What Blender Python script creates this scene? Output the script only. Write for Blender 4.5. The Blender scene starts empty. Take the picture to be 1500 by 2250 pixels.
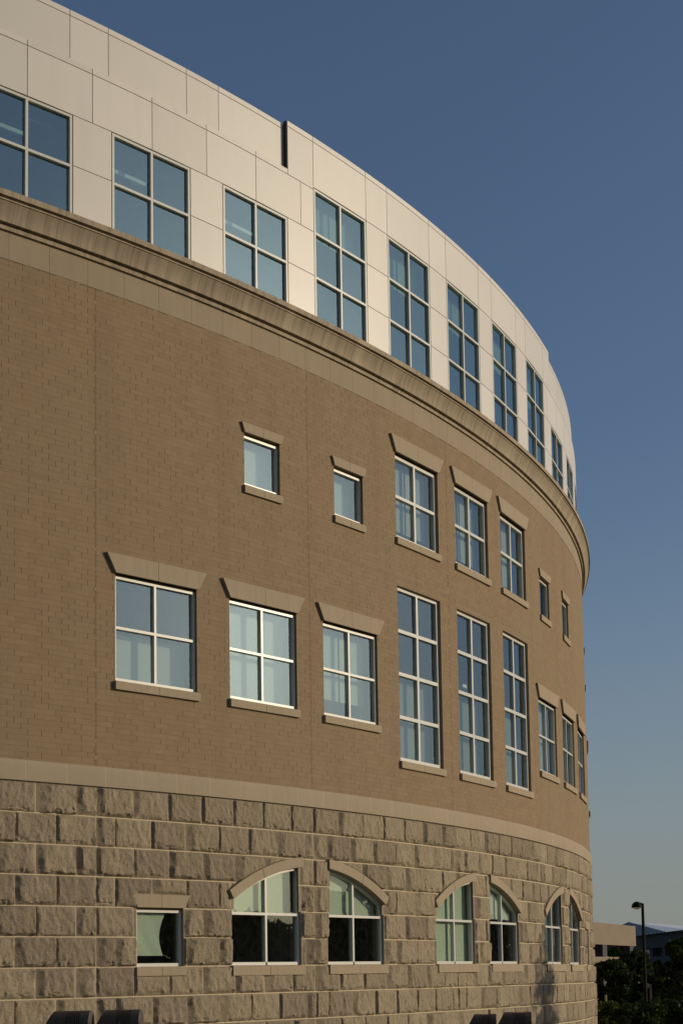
import bpy, math, random
import numpy as np
from mathutils import Matrix, Vector

# ------------------------------------------------------------------ camera, light, exposure
scene = bpy.context.scene
K = 0.78                      # survey unit -> metre
RAD = 38.0                    # radius of the drum, survey units
PSI0 = 0.5582268609           # angle of the middle window column on the drum
EYE = 2.15                    # eye height above the ground, survey units
SUN_PSI = 1.13                # sun bearing, measured round the drum from the camera side
SUN_EL = math.radians(14.5)

CAM = np.array([0.0, -1.6729833 * RAD, 0.0])
CA = np.array([0.84682026, -0.5313769, -0.02310921])
CU = np.array([-0.03068394, -0.09218253, 0.99526925])
CF = np.array([0.53099336, 0.84210508, 0.09436677])
FPX, PCX, PCY = 3466.80227, 1024.0807, 1827.1963

cam_data = bpy.data.cameras.new("camera")
cam = bpy.data.objects.new("camera", cam_data)
scene.collection.objects.link(cam)
cam.matrix_world = Matrix(((CA[0], CU[0], -CF[0], CAM[0] * K),
                           (CA[1], CU[1], -CF[1], CAM[1] * K),
                           (CA[2], CU[2], -CF[2], EYE * K),
                           (0, 0, 0, 1)))
cam_data.sensor_fit = 'HORIZONTAL'
cam_data.sensor_width = 36.0
cam_data.lens = 36.0 * FPX / 1500.0
cam_data.shift_x = (750.0 - PCX) / 1500.0
cam_data.shift_y = (PCY - 1125.0) / 1500.0
cam_data.clip_start = 0.1
cam_data.clip_end = 8000
scene.camera = cam

sun_dir = Vector((math.sin(SUN_PSI) * math.cos(SUN_EL), -math.cos(SUN_PSI) * math.cos(SUN_EL), math.sin(SUN_EL)))
world = bpy.data.worlds.new("World")
scene.world = world
world.use_nodes = True
wn = world.node_tree
wn.nodes.clear()
w_out = wn.nodes.new('ShaderNodeOutputWorld')
w_bg = wn.nodes.new('ShaderNodeBackground')
w_sky = wn.nodes.new('ShaderNodeTexSky')
w_sky.sky_type = 'NISHITA'
w_sky.sun_disc = False
w_sky.sun_elevation = SUN_EL
w_sky.sun_rotation = math.atan2(sun_dir.x, sun_dir.y)
w_sky.air_density = 1.0
w_sky.dust_density = 1.6
w_sky.ozone_density = 2.2
w_bg.inputs['Strength'].default_value = 0.078
w_tint = wn.nodes.new('ShaderNodeMix')
w_tint.data_type = 'RGBA'; w_tint.blend_type = 'MULTIPLY'; w_tint.inputs[0].default_value = 1.0
w_tint.inputs[7].default_value = (0.90, 1.0, 1.12, 1)
wn.links.new(w_sky.outputs[0], w_tint.inputs[6])
w_hsv = wn.nodes.new('ShaderNodeHueSaturation'); w_hsv.inputs['Saturation'].default_value = 0.95
wn.links.new(w_tint.outputs[2], w_hsv.inputs['Color'])
# low haze over the horizon
w_tc = wn.nodes.new('ShaderNodeTexCoord'); w_sp = wn.nodes.new('ShaderNodeSeparateXYZ'); wn.links.new(w_tc.outputs['Generated'], w_sp.inputs[0])
w_mr = wn.nodes.new('ShaderNodeMapRange'); w_mr.inputs[1].default_value = 0.34; w_mr.inputs[2].default_value = -0.02
w_mr.inputs[3].default_value = 0.0; w_mr.inputs[4].default_value = 1.0; wn.links.new(w_sp.outputs[2], w_mr.inputs[0])
w_pw = wn.nodes.new('ShaderNodeMath'); w_pw.operation = 'POWER'; w_pw.inputs[1].default_value = 1.7; wn.links.new(w_mr.outputs[0], w_pw.inputs[0])
w_ml = wn.nodes.new('ShaderNodeMath'); w_ml.operation = 'MULTIPLY'; w_ml.inputs[1].default_value = 0.85; wn.links.new(w_pw.outputs[0], w_ml.inputs[0])
w_hz = wn.nodes.new('ShaderNodeMix'); w_hz.data_type = 'RGBA'; wn.links.new(w_ml.outputs[0], w_hz.inputs[0])
wn.links.new(w_hsv.outputs[0], w_hz.inputs[6]); w_hz.inputs[7].default_value = (3.6, 3.75, 3.65, 1)
wn.links.new(w_hz.outputs[2], w_bg.inputs['Color'])
wn.links.new(w_bg.outputs[0], w_out.inputs['Surface'])

sun_data = bpy.data.lights.new("sun", 'SUN')
sun_data.energy = 2.7
sun_data.angle = math.radians(0.53)
sun_data.color = (1.0, 0.84, 0.60)
sun = bpy.data.objects.new("sun", sun_data)
scene.collection.objects.link(sun)
sun.rotation_euler = sun_dir.to_track_quat('Z', 'Y').to_euler()
sun.location = (30, -60, 40)

scene.view_settings.view_transform = 'Standard'
scene.view_settings.look = 'None'
scene.view_settings.exposure = 0.0
scene.view_settings.gamma = 1.0
scene.render.engine = 'CYCLES'
scene.cycles.max_bounces = 8
scene.cycles.transparent_max_bounces = 12

# ------------------------------------------------------------------ coordinates
def P(s, z, off=0.0):
    """arc length s along the drum from the middle column, height z above the eye, distance off out of the wall"""
    a = np.asarray(s) / RAD + PSI0
    r = RAD + np.asarray(off)
    x = r * np.sin(a) * K
    y = -r * np.cos(a) * K
    return np.stack(np.broadcast_arrays(x, y, (np.asarray(z) + EYE) * K), -1)

def ray(px, py):
    return CF + CA * (px - PCX) / FPX - CU * (py - PCY) / FPX

def at(px, py, d):
    """world point at plan distance d (survey units) in the direction seen at px,py"""
    v = ray(px, py)
    p = CAM + v * d / math.hypot(v[0], v[1])
    return Vector((p[0] * K, p[1] * K, (p[2] + EYE) * K))

# ------------------------------------------------------------------ mesh helpers
class MB:
    def __init__(self):
        self.v, self.f, self.uv, self.n = [], [], [], 0
    def add(self, verts, faces, uvs=None):
        verts = np.asarray(verts, float).reshape(-1, 3)
        self.v.append(verts)
        self.f.extend([tuple(i + self.n for i in f) for f in faces])
        if uvs is None:
            uvs = np.stack([verts[:, 0], verts[:, 2]], -1)
        self.uv.append(np.asarray(uvs, float).reshape(-1, 2))
        self.n += len(verts)
    def box(self, x0, x1, y0, y1, z0, z1):
        v = [(x, y, z) for z in (z0, z1) for y in (y0, y1) for x in (x0, x1)]
        self.add(v, [(0, 2, 3, 1), (4, 5, 7, 6), (0, 1, 5, 4), (2, 6, 7, 3), (0, 4, 6, 2), (1, 3, 7, 5)])
    def prism(self, poly, y0, y1):
        """poly: (x,z) outline, extruded from y0 to y1"""
        n = len(poly)
        v = [(x, y0, z) for x, z in poly] + [(x, y1, z) for x, z in poly]
        f = [tuple(range(n)), tuple(range(2 * n - 1, n - 1, -1))]
        f += [(i, i + n, (i + 1) % n + n, (i + 1) % n) for i in range(n)]
        self.add(v, f)
    def slab(self, s0, s1, z0, z1, o0, o1, step=0.33):
        """curved slab following the drum between offsets o0 (back) and o1 (front)"""
        n = max(1, int(math.ceil((s1 - s0) / step)))
        ss = np.linspace(s0, s1, n + 1)
        v, uv, f = [], [], []
        for (z, o) in ((z0, o1), (z1, o1), (z1, o0), (z0, o0)):
            v.append(P(ss, z, o)); uv.append(np.stack([ss, np.full_like(ss, z)], -1))
        m = n + 1
        for i in range(n):
            for k in range(4):
                a, b = k * m, ((k + 1) % 4) * m
                f.append((a + i, a + i + 1, b + i + 1, b + i))
        f.append((0, m, 2 * m, 3 * m)); f.append((n, 3 * m + n, 2 * m + n, m + n))
        self.add(np.concatenate(v), f, np.concatenate(uv))
    def ring(self, prof, s0, s1, step=0.33, closed=False):
        n = max(1, int(math.ceil((s1 - s0) / step)))
        ss = np.linspace(s0, s1, n + 1)
        v, uv, f = [], [], []
        acc = 0
        for j, (o, z) in enumerate(prof):
            if j: acc += math.hypot(o - prof[j - 1][0], z - prof[j - 1][1])
            v.append(P(ss, z, o)); uv.append(np.stack([ss, np.full_like(ss, prof[0][1] + acc)], -1))
        m = n + 1
        for j in range(len(prof) - 1):
            for i in range(n):
                f.append((j * m + i, j * m + i + 1, (j + 1) * m + i + 1, (j + 1) * m + i))
        f.append(tuple(j * m for j in range(len(prof)))); f.append(tuple(j * m + n for j in reversed(range(len(prof)))))
        self.add(np.concatenate(v), f, np.concatenate(uv))
    def tube(self, pts, rad, seg=12, cap=True):
        pts = [Vector(p) for p in pts]
        if not hasattr(rad, '__len__'): rad = [rad] * len(pts)
        v, f = [], []
        u = None
        for i, p in enumerate(pts):
            d = (pts[min(i + 1, len(pts) - 1)] - pts[max(i - 1, 0)]).normalized()
            if u is None:
                u = d.orthogonal().normalized()
            else:
                u = (u - d * u.dot(d)).normalized()
            w = d.cross(u)
            for k in range(seg):
                a = 2 * math.pi * k / seg
                v.append(p + (u * math.cos(a) + w * math.sin(a)) * rad[i])
        for i in range(len(pts) - 1):
            for k in range(seg):
                k2 = (k + 1) % seg
                f.append((i * seg + k, i * seg + k2, (i + 1) * seg + k2, (i + 1) * seg + k))
        if cap:
            f.append(tuple(reversed(range(seg)))); f.append(tuple(range((len(pts) - 1) * seg, len(pts) * seg)))
        self.add([tuple(q) for q in v], f)
    def build(self, name, mat, parent=None, smooth=None, scale=1.0):
        v = np.concatenate(self.v) * scale
        me = bpy.data.meshes.new(name)
        me.from_pydata(v.tolist(), [], self.f)
        uvs = np.concatenate(self.uv)
        lay = me.uv_layers.new(name='UVMap')
        idx = np.empty(len(me.loops), dtype=np.int32)
        me.loops.foreach_get('vertex_index', idx)
        lay.data.foreach_set('uv', uvs[idx].ravel())
        if mat: me.materials.append(mat)
        if smooth is not None:
            me.shade_smooth()
            me.set_sharp_from_angle(angle=math.radians(smooth))
        me.update()
        o = bpy.data.objects.new(name, me)
        scene.collection.objects.link(o)
        if parent: o.parent = parent
        return o

def empty(name, label, cat, loc=(0, 0, 0), rz=0.0, group=None):
    o = bpy.data.objects.new(name, None)
    scene.collection.objects.link(o)
    o.location = loc; o.rotation_euler = (0, 0, rz); o.empty_display_size = 0.3
    o['label'] = label; o['category'] = cat
    if group: o['group'] = group
    return o

def copy_tree(o, parent=None):
    c = o.copy(); scene.collection.objects.link(c)
    if parent is not None: c.parent = parent
    for ch in list(o.children): copy_tree(ch, c)
    return c

# ------------------------------------------------------------------ material helpers
class NT:
    def __init__(self, name):
        self.m = bpy.data.materials.new(name); self.m.use_nodes = True
        self.t = self.m.node_tree; self.t.nodes.clear()
        self.out = self.t.nodes.new('ShaderNodeOutputMaterial')
    def n(self, typ, **kw):
        nd = self.t.nodes.new(typ)
        for k, v in kw.items():
            if k.startswith('_'): setattr(nd, k[1:], v)
        return nd
    def link(self, a, b): self.t.links.new(a, b)
    def put(self, sock, val):
        if isinstance(val, bpy.types.NodeSocket): self.link(val, sock)
        else: sock.default_value = val
    def math(self, op, a, b=None, c=None, clamp=False):
        nd = self.t.nodes.new('ShaderNodeMath'); nd.operation = op; nd.use_clamp = clamp
        self.put(nd.inputs[0], a)
        if b is not None: self.put(nd.inputs[1], b)
        if c is not None: self.put(nd.inputs[2], c)
        return nd.outputs[0]
    def mix(self, fac, a, b, typ='MIX'):
        nd = self.t.nodes.new('ShaderNodeMix'); nd.data_type = 'RGBA'; nd.blend_type = typ
        self.put(nd.inputs[0], fac); self.put(nd.inputs[6], a); self.put(nd.inputs[7], b)
        return nd.outputs[2]
    def noise(self, vec, scale, detail=4, rough=0.55, dim='3D'):
        nd = self.t.nodes.new('ShaderNodeTexNoise'); nd.noise_dimensions = dim
        if vec is not None: self.link(vec, nd.inputs['Vector'])
        nd.inputs['Scale'].default_value = scale; nd.inputs['Detail'].default_value = detail
        nd.inputs['Roughness'].default_value = rough
        return nd.outputs['Fac']
    def ramp(self, fac, lo, hi):
        nd = self.t.nodes.new('ShaderNodeMapRange'); self.put(nd.inputs[0], fac)
        nd.inputs[1].default_value = lo; nd.inputs[2].default_value = hi
        nd.interpolation_type = 'SMOOTHSTEP'
        return nd.outputs[0]
    def comb(self, x, y, z=0.0):
        nd = self.t.nodes.new('ShaderNodeCombineXYZ')
        self.put(nd.inputs[0], x); self.put(nd.inputs[1], y); self.put(nd.inputs[2], z)
        return nd.outputs[0]
    def uv(self):
        nd = self.t.nodes.new('ShaderNodeUVMap'); nd.uv_map = 'UVMap'
        sp = self.t.nodes.new('ShaderNodeSeparateXYZ'); self.link(nd.outputs[0], sp.inputs[0])
        return nd.outputs[0], sp.outputs[0], sp.outputs[1]
    def obj(self):
        return self.t.nodes.new('ShaderNodeTexCoord').outputs['Object']
    def pbsdf(self, col, rough, spec=0.3, bump=None, bstr=1.0, bdist=0.005, metallic=0.0):
        b = self.t.nodes.new('ShaderNodeBsdfPrincipled')
        self.put(b.inputs['Base Color'], col); self.put(b.inputs['Roughness'], rough)
        b.inputs['Specular IOR Level'].default_value = spec
        b.inputs['Metallic'].default_value = metallic
        if bump is not None:
            bn = self.t.nodes.new('ShaderNodeBump'); bn.inputs['Strength'].default_value = bstr
            bn.inputs['Distance'].default_value = bdist
            self.link(bump, bn.inputs['Height']); self.link(bn.outputs[0], b.inputs['Normal'])
        self.link(b.outputs[0], self.out.inputs['Surface'])
        return b

def simple(name, col, rough=0.6, spec=0.3, nscale=3.0, namp=0.12, metallic=0.0, bump=0.0):
    t = NT(name)
    c = t.obj()
    f = t.noise(c, nscale, 5)
    a = tuple(x * (1 - namp) for x in col) + (1,); b = tuple(min(1, x * (1 + namp)) for x in col) + (1,)
    t.pbsdf(t.mix(f, a, b), rough, spec, f if bump else None, 0.6, bump or 0.001, metallic)
    return t.m

def mat_brick():
    t = NT('tan_brick')
    uv, u, v = t.uv()
    H, L = 0.0962, 0.2585
    r = t.math('DIVIDE', v, H); row = t.math('FLOOR', r); fr = t.math('FRACT', r)
    uu = t.math('ADD', t.math('DIVIDE', t.math('ADD', u, 53.08 + 0.1327), L), t.math('MULTIPLY', t.math('MODULO', row, 2.0), 0.5))
    col = t.math('FLOOR', uu); fc = t.math('FRACT', uu)
    ndw = t.n('ShaderNodeTexWhiteNoise', _noise_dimensions='2D'); t.link(t.comb(col, row), ndw.inputs['Vector'])
    rnd = ndw.outputs['Value']
    jh = t.math('SUBTRACT', 1.0, t.ramp(t.math('MINIMUM', fr, t.math('SUBTRACT', 1.0, fr)), 0.04, 0.095))
    jv = t.math('SUBTRACT', 1.0, t.ramp(t.math('MINIMUM', fc, t.math('SUBTRACT', 1.0, fc)), 0.012, 0.034))
    # how open each head joint is varies from place to place
    big = t.noise(uv, 0.35, 3)
    nd2 = t.n('ShaderNodeTexWhiteNoise', _noise_dimensions='2D'); t.link(t.comb(t.math('ADD', t.math('FLOOR', t.math('ADD', uu, 0.5)), 7.3), row), nd2.inputs['Vector'])
    jvs = t.math('MULTIPLY', jv, t.ramp(t.math('ADD', nd2.outputs['Value'], t.math('SUBTRACT', big, 0.5)), 0.15, 0.8))
    base = t.mix(rnd, (0.248, 0.174, 0.106, 1), (0.279, 0.198, 0.122, 1))
    base = t.mix(t.ramp(big, 0.3, 0.7), base, t.mix(0.5, base, (0.256, 0.196, 0.126, 1)))
    base = t.mix(t.math('MULTIPLY', t.noise(uv, 14, 4), 0.25), base, (0.20, 0.13, 0.08, 1))
    base = t.mix(t.math('MULTIPLY', jh, 0.20), base, (0.19, 0.135, 0.085, 1))
    wide = t.ramp(nd2.outputs['Value'], 0.45, 0.60)
    jcol = t.mix(wide, (0.36, 0.27, 0.175, 1), (0.075, 0.048, 0.026, 1))
    base = t.mix(t.math('MULTIPLY', jv, t.math('ADD', 0.20, t.math('MULTIPLY', jvs, 0.42))), base, jcol)
    # control joints, every two columns
    cj = t.math('ABSOLUTE', t.math('SUBTRACT', t.math('FRACT', t.math('DIVIDE', t.math('ADD', u, 1.327 + 53.08), 5.308)), 0.0))
    cj = t.math('MINIMUM', cj, t.math('SUBTRACT', 1.0, cj))
    cjm = t.math('SUBTRACT', 1.0, t.ramp(cj, 0.0018, 0.0034))
    base = t.mix(t.math('MULTIPLY', cjm, 0.6), base, (0.12, 0.08, 0.045, 1))
    # pale bloom broken along the joints and the shelf angle
    sp = t.ramp(t.noise(t.comb(t.math('MULTIPLY', u, 0.3), t.math('MULTIPLY', v, 1.0)), 7.0, 4), 0.55, 0.66)
    bl = t.math('MULTIPLY', t.math('MULTIPLY', t.math('SUBTRACT', 1.0, t.ramp(cj, 0.0012, 0.0026)), sp), 1.5, clamp=True)
    sh = t.math('SUBTRACT', 1.0, t.ramp(t.math('ABSOLUTE', t.math('SUBTRACT', v, 8.90)), 0.004, 0.014))
    base = t.mix(t.math('MULTIPLY', sh, 0.35), base, (0.11, 0.075, 0.045, 1))
    sp2 = t.math('MULTIPLY', t.ramp(t.noise(t.comb(u, 0.0), 5.5, 5, 0.7), 0.52, 0.66), 0.6)
    bl = t.math('MAXIMUM', bl, t.math('MULTIPLY', sh, sp2))
    tp = t.math('SUBTRACT', 1.0, t.ramp(t.math('ABSOLUTE', t.math('SUBTRACT', v, 12.625)), 0.006, 0.018))
    bl = t.math('MAXIMUM', bl, t.math('MULTIPLY', tp, t.ramp(t.noise(t.comb(u, 3.0), 2.6, 4), 0.5, 0.58)))
    base = t.mix(t.math('MULTIPLY', bl, 0.5), base, (0.55, 0.47, 0.36, 1))
    # faint rain streaks and blotches
    st = t.noise(t.comb(t.math('MULTIPLY', u, 1.6), t.math('MULTIPLY', v, 0.12)), 1.0, 4)
    base = t.mix(t.math('MULTIPLY', t.ramp(st, 0.45, 0.75), 0.30), base, (0.19, 0.13, 0.085, 1))
    h = t.math('SUBTRACT', t.math('ADD', t.math('MULTIPLY', t.noise(uv, 30, 4), 0.15), t.math('MULTIPLY', rnd, 0.45)),
               t.math('MAXIMUM', t.math('MULTIPLY', jh, 0.4), t.math('MULTIPLY', jvs, 1.1)))
    t.pbsdf(base, 0.85, 0.15, h, 0.8, 0.005)
    return t.m

def mat_precast(name, col, joint=None, phase=0.0, streak=0.0, jw=0.0035, bloom=0.0):
    t = NT(name)
    uv, u, v = t.uv()
    o = t.obj()
    n1 = t.noise(o, 1.3, 4); n2 = t.noise(o, 60, 3)
    c = t.mix(n1, tuple(x * 0.88 for x in col) + (1,), tuple(x * 1.1 for x in col) + (1,))
    c = t.mix(t.math('MULTIPLY', n2, 0.25), c, tuple(x * 0.75 for x in col) + (1,))
    h = n2
    if joint:
        j = t.math('FRACT', t.math('DIVIDE', t.math('ADD', u, 100 * joint + phase), joint))
        blk = t.math('FLOOR', t.math('DIVIDE', t.math('ADD', u, 100 * joint + phase), joint))
        wn_ = t.n('ShaderNodeTexWhiteNoise', _noise_dimensions='1D'); t.link(blk, wn_.inputs['W'])
        c = t.mix(t.math('MULTIPLY', wn_.outputs['Value'], 0.35), c, tuple(x * 0.82 for x in col) + (1,))
        jj = t.math('MINIMUM', j, t.math('SUBTRACT', 1.0, j))
        jm = t.math('SUBTRACT', 1.0, t.ramp(jj, jw, jw * 2.2))
        c = t.mix(t.math('MULTIPLY', jm, 0.6), c, (tuple(x * 0.32 for x in col) if not bloom else tuple(min(1, x * 1.5) for x in col)) + (1,))
        h = t.math('SUBTRACT', t.math('MULTIPLY', n2, 0.3), jm)
    if streak:
        s = t.noise(t.comb(t.math('MULTIPLY', u, 9.0), t.math('MULTIPLY', v, 0.5)), 1.0, 5, 0.65)
        s2 = t.noise(t.comb(t.math('MULTIPLY', u, 1.7), t.math('MULTIPLY', v, 0.3)), 1.0, 3, 0.6)
        c = t.mix(t.math('MULTIPLY', t.ramp(s, 0.42, 0.68), streak), c, tuple(x * 0.62 for x in col) + (1,))
        c = t.mix(t.math('MULTIPLY', t.ramp(s2, 0.5, 0.75), streak * 0.8), c, tuple(min(1, x * 1.25) for x in col) + (1,))
    t.pbsdf(c, 0.8, 0.2, h, 0.35, 0.003)
    return t.m

def mat_stone():
    t = NT('rock_faced_stone')
    a = t.n('ShaderNodeAttribute'); a.attribute_name = 'tone'
    m = t.n('ShaderNodeAttribute'); m.attribute_name = 'mortar'
    o = t.obj()
    n1 = t.noise(o, 5.0, 6, 0.65); n2 = t.noise(o, 38, 5, 0.7); n3 = t.noise(o, 1.1, 3)
    c = t.mix(a.outputs['Fac'], (0.235, 0.187, 0.138, 1), (0.345, 0.277, 0.192, 1))
    c = t.mix(t.math('MULTIPLY', t.ramp(n1, 0.35, 0.75), 0.45), c, (0.20, 0.155, 0.115, 1))
    c = t.mix(t.math('MULTIPLY', t.ramp(n2, 0.5, 0.75), 0.35), c, (0.14, 0.105, 0.075, 1))
    c = t.mix(t.math('MULTIPLY', t.ramp(n3, 0.4, 0.7), 0.25), c, (0.30, 0.235, 0.155, 1))
    c = t.mix(m.outputs['Fac'], c, (0.62, 0.52, 0.37, 1))
    h = t.math('ADD', n2, t.math('MULTIPLY', n1, 1.5))
    t.pbsdf(c, 0.9, 0.12, h, 0.9, 0.016)
    return t.m

def mat_panel():
    t = NT('cream_metal_panel')
    o = t.obj()
    n = t.noise(o, 0.9, 3)
    g = t.n('ShaderNodeNewGeometry')
    u2 = t.noise(t.comb(t.math('MULTIPLY', t.uv()[1], 3.0), t.math('MULTIPLY', t.uv()[2], 0.4)), 1.0, 4)
    c = t.mix(g.outputs['Random Per Island'], (0.575, 0.530, 0.480, 1), (0.635, 0.585, 0.53, 1))
    c = t.mix(t.math('MULTIPLY', t.ramp(u2, 0.5, 0.8), 0.22), c, (0.49, 0.44, 0.38, 1))
    t.pbsdf(c, t.math('ADD', 0.36, t.math('MULTIPLY', n, 0.08)), 0.5, t.noise(o, 2.5, 2), 0.25, 0.004)
    return t.m

def mat_glass(name, tint, refl, base=0.10, dirt=0.03):
    t = NT(name)
    o = t.obj()
    tr = t.n('ShaderNodeBsdfTransparent'); tr.inputs[0].default_value = tint + (1,)
    gl = t.n('ShaderNodeBsdfGlossy'); gl.inputs[0].default_value = refl + (1,); gl.inputs['Roughness'].default_value = 0.012
    bn = t.n('ShaderNodeBump'); bn.inputs['Strength'].default_value = 0.22; bn.inputs['Distance'].default_value = 0.004
    t.link(t.noise(o, 2.2, 2), bn.inputs['Height']); t.link(bn.outputs[0], gl.inputs['Normal'])
    fr = t.n('ShaderNodeFresnel')
    ge = t.n('ShaderNodeNewGeometry')
    t.link(t.math('ADD', 1.55, t.math('MULTIPLY', ge.outputs['Backfacing'], 1 / 1.55 - 1.55)), fr.inputs['IOR'])
    fac = t.math('ADD', t.math('MULTIPLY', fr.outputs[0], 1.0), base, clamp=True)
    mx = t.n('ShaderNodeMixShader'); t.link(fac, mx.inputs[0]); t.link(tr.outputs[0], mx.inputs[1]); t.link(gl.outputs[0], mx.inputs[2])
    df = t.n('ShaderNodeBsdfDiffuse'); df.inputs[0].default_value = (0.5, 0.52, 0.5, 1)
    m2 = t.n('ShaderNodeMixShader')
    st = t.noise(o, 9.0, 5, 0.7)
    t.link(t.math('MULTIPLY', t.ramp(st, 0.3, 0.8), dirt), m2.inputs[0])
    t.link(mx.outputs[0], m2.inputs[1]); t.link(df.outputs[0], m2.inputs[2])
    t.link(m2.outputs[0], t.out.inputs['Surface'])
    return t.m

def mat_leaf(name, c0, c1):
    t = NT(name)
    g = t.n('ShaderNodeNewGeometry')
    oi = t.noise(t.obj(), 1.3, 3)
    f = t.math('ADD', t.math('MULTIPLY', g.outputs['Random Per Island'], 0.6), t.math('MULTIPLY', oi, 0.4))
    c = t.mix(f, c0 + (1,), c1 + (1,))
    d = t.n('ShaderNodeBsdfDiffuse'); t.link(c, d.inputs[0])
    tl = t.n('ShaderNodeBsdfTranslucent'); t.link(c, tl.inputs[0])
    gl = t.n('ShaderNodeBsdfGlossy'); gl.inputs['Roughness'].default_value = 0.45; gl.inputs[0].default_value = (0.5, 0.5, 0.45, 1)
    m1 = t.n('ShaderNodeMixShader'); m1.inputs[0].default_value = 0.25
    m2 = t.n('ShaderNodeMixShader'); m2.inputs[0].default_value = 0.02
    t.link(d.outputs[0], m1.inputs[1]); t.link(tl.outputs[0], m1.inputs[2])
    t.link(m1.outputs[0], m2.inputs[1]); t.link(gl.outputs[0], m2.inputs[2])
    t.link(m2.outputs[0], t.out.inputs['Surface'])
    return t.m

M = {}
M['brick'] = mat_brick()
PRE = (0.360, 0.286, 0.203)
M['cornice'] = mat_precast('cornice_precast', PRE, 0.7767, 0.40, 1.0, 0.006)
M['band'] = mat_precast('frieze_precast', (0.325, 0.255, 0.178), 0.7767, 0.46, 0.15, 0.005)
M['belt'] = mat_precast('belt_precast', (0.355, 0.283, 0.20), 0.7767, 0.13, 0.15, 0.004, 1.0)
M['trim'] = mat_precast('trim_precast', (0.360, 0.283, 0.197), None, 0, 0.25)
M['stone'] = mat_stone()
M['panel'] = mat_panel()
M['gap'] = simple('panel_backing', (0.34, 0.25, 0.13), 0.8, 0.1)
M['return_shade'] = simple('shaded_return_face', (0.022, 0.022, 0.024), 0.5, 0.3)  # shade of the parapet's unlit end face, put into a near-black colour
M['frame'] = simple('painted_aluminium', (0.56, 0.54, 0.50), 0.35, 0.5, 6, 0.05)
M['glass_up'] = mat_glass('blue_tinted_glass', (0.52, 0.64, 0.64), (0.68, 0.92, 0.98), 0.22, 0.02)
M['glass_mid'] = mat_glass('pale_tinted_glass', (0.68, 0.74, 0.73), (0.68, 0.87, 1.0), 0.10, 0.05)
M['glass_low'] = mat_glass('green_tinted_glass', (0.74, 0.80, 0.75), (0.80, 0.90, 0.92), 0.05, 0.02)
M['blind'] = simple('roller_blind', (0.42, 0.45, 0.39), 0.9, 0.1, 20, 0.05)
M['blind_dim'] = simple('sheer_curtain', (0.26, 0.28, 0.25), 0.9, 0.1, 20, 0.05)
M['blind_green'] = simple('green_roller_blind', (0.58, 0.62, 0.53), 0.9, 0.1, 20, 0.06)
M['interior'] = simple('interior_plaster', (0.28, 0.27, 0.24), 0.9, 0.1)
M['light'] = simple('fixture_white', (0.85, 0.85, 0.78), 0.5, 0.3)
M['bronze'] = simple('black_bronze_metal', (0.085, 0.065, 0.050), 0.5, 0.12, 8, 0.15)
M['chrome'] = simple('worn_rim_metal', (0.42, 0.38, 0.33), 0.25, 0.5, 8, 0.1, 1.0)
M['lens'] = simple('lamp_lens', (0.10, 0.10, 0.08), 0.15, 0.5)
M['pole'] = simple('dark_green_pole', (0.009, 0.011, 0.009), 0.7, 0.1)
M['palepole'] = simple('weathered_pole', (0.33, 0.27, 0.18), 0.7, 0.2)
M['concrete'] = simple('buff_concrete', (0.23, 0.185, 0.14), 0.9, 0.1, 1.2, 0.1)
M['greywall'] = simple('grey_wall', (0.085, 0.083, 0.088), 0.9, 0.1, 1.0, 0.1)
M['darkglass'] = simple('dark_window_glass', (0.03, 0.032, 0.035), 0.2, 0.5)
M['roofmetal'] = simple('pale_roof_metal', (0.80, 0.80, 0.82), 0.5, 0.5, 1, 0.05, 0.0)
M['roofgroove'] = simple('roof_groove', (0.07, 0.075, 0.09), 0.6, 0.3, 1, 0.05)
M['bark'] = simple('bark', (0.09, 0.07, 0.05), 0.95, 0.1, 12, 0.3, 0, 0.02)
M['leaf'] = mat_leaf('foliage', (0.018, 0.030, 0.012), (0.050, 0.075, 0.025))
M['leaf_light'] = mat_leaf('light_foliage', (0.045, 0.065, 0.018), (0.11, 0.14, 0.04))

# ------------------------------------------------------------------ ground
gm = NT('mown_grass')
co = gm.obj()
gm.pbsdf(gm.mix(gm.noise(co, 0.6, 6), (0.05, 0.065, 0.022, 1), (0.10, 0.11, 0.045, 1)), 0.95, 0.1, gm.noise(co, 25, 5), 0.8, 0.05)
g = MB()
n = 48
gv = [(0, 0, 0)]; gf = []
for r in (40, 120, 600, 3000):
    for k in range(n):
        a = 2 * math.pi * k / n; gv.append((r * math.cos(a), r * math.sin(a), 0))
for k in range(n): gf.append((0, 1 + k, 1 + (k + 1) % n))
for j in range(3):
    for k in range(n):
        a, b = 1 + j * n + k, 1 + j * n + (k + 1) % n
        gf.append((a, a + n, b + n, b))
g.add(gv, gf)
ground = g.build('ground', gm.m); ground['kind'] = 'structure'
g = MB()
pa = np.linspace(-30, 30, 120)
g.add(np.concatenate([P(pa, -EYE + 0.006, 5.0), P(pa, -EYE + 0.006, 8.5)]), [(i, i + 1, i + 121, i + 120) for i in range(119)])
path = g.build('path', simple('path_concrete', (0.30, 0.26, 0.21), 0.9, 0.1, 2, 0.1)); path['kind'] = 'structure'

# ------------------------------------------------------------------ the round building
bld = empty('office_building', 'large curved building with rock-faced stone base, tan brick middle and cream panelled top storey', 'building', (0, 0, 0))
SL, SR = -38.0, 58.0
DL = 2.6539
def col(k): return (k - 6) * DL
HW, HS = 0.92, 0.494

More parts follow.
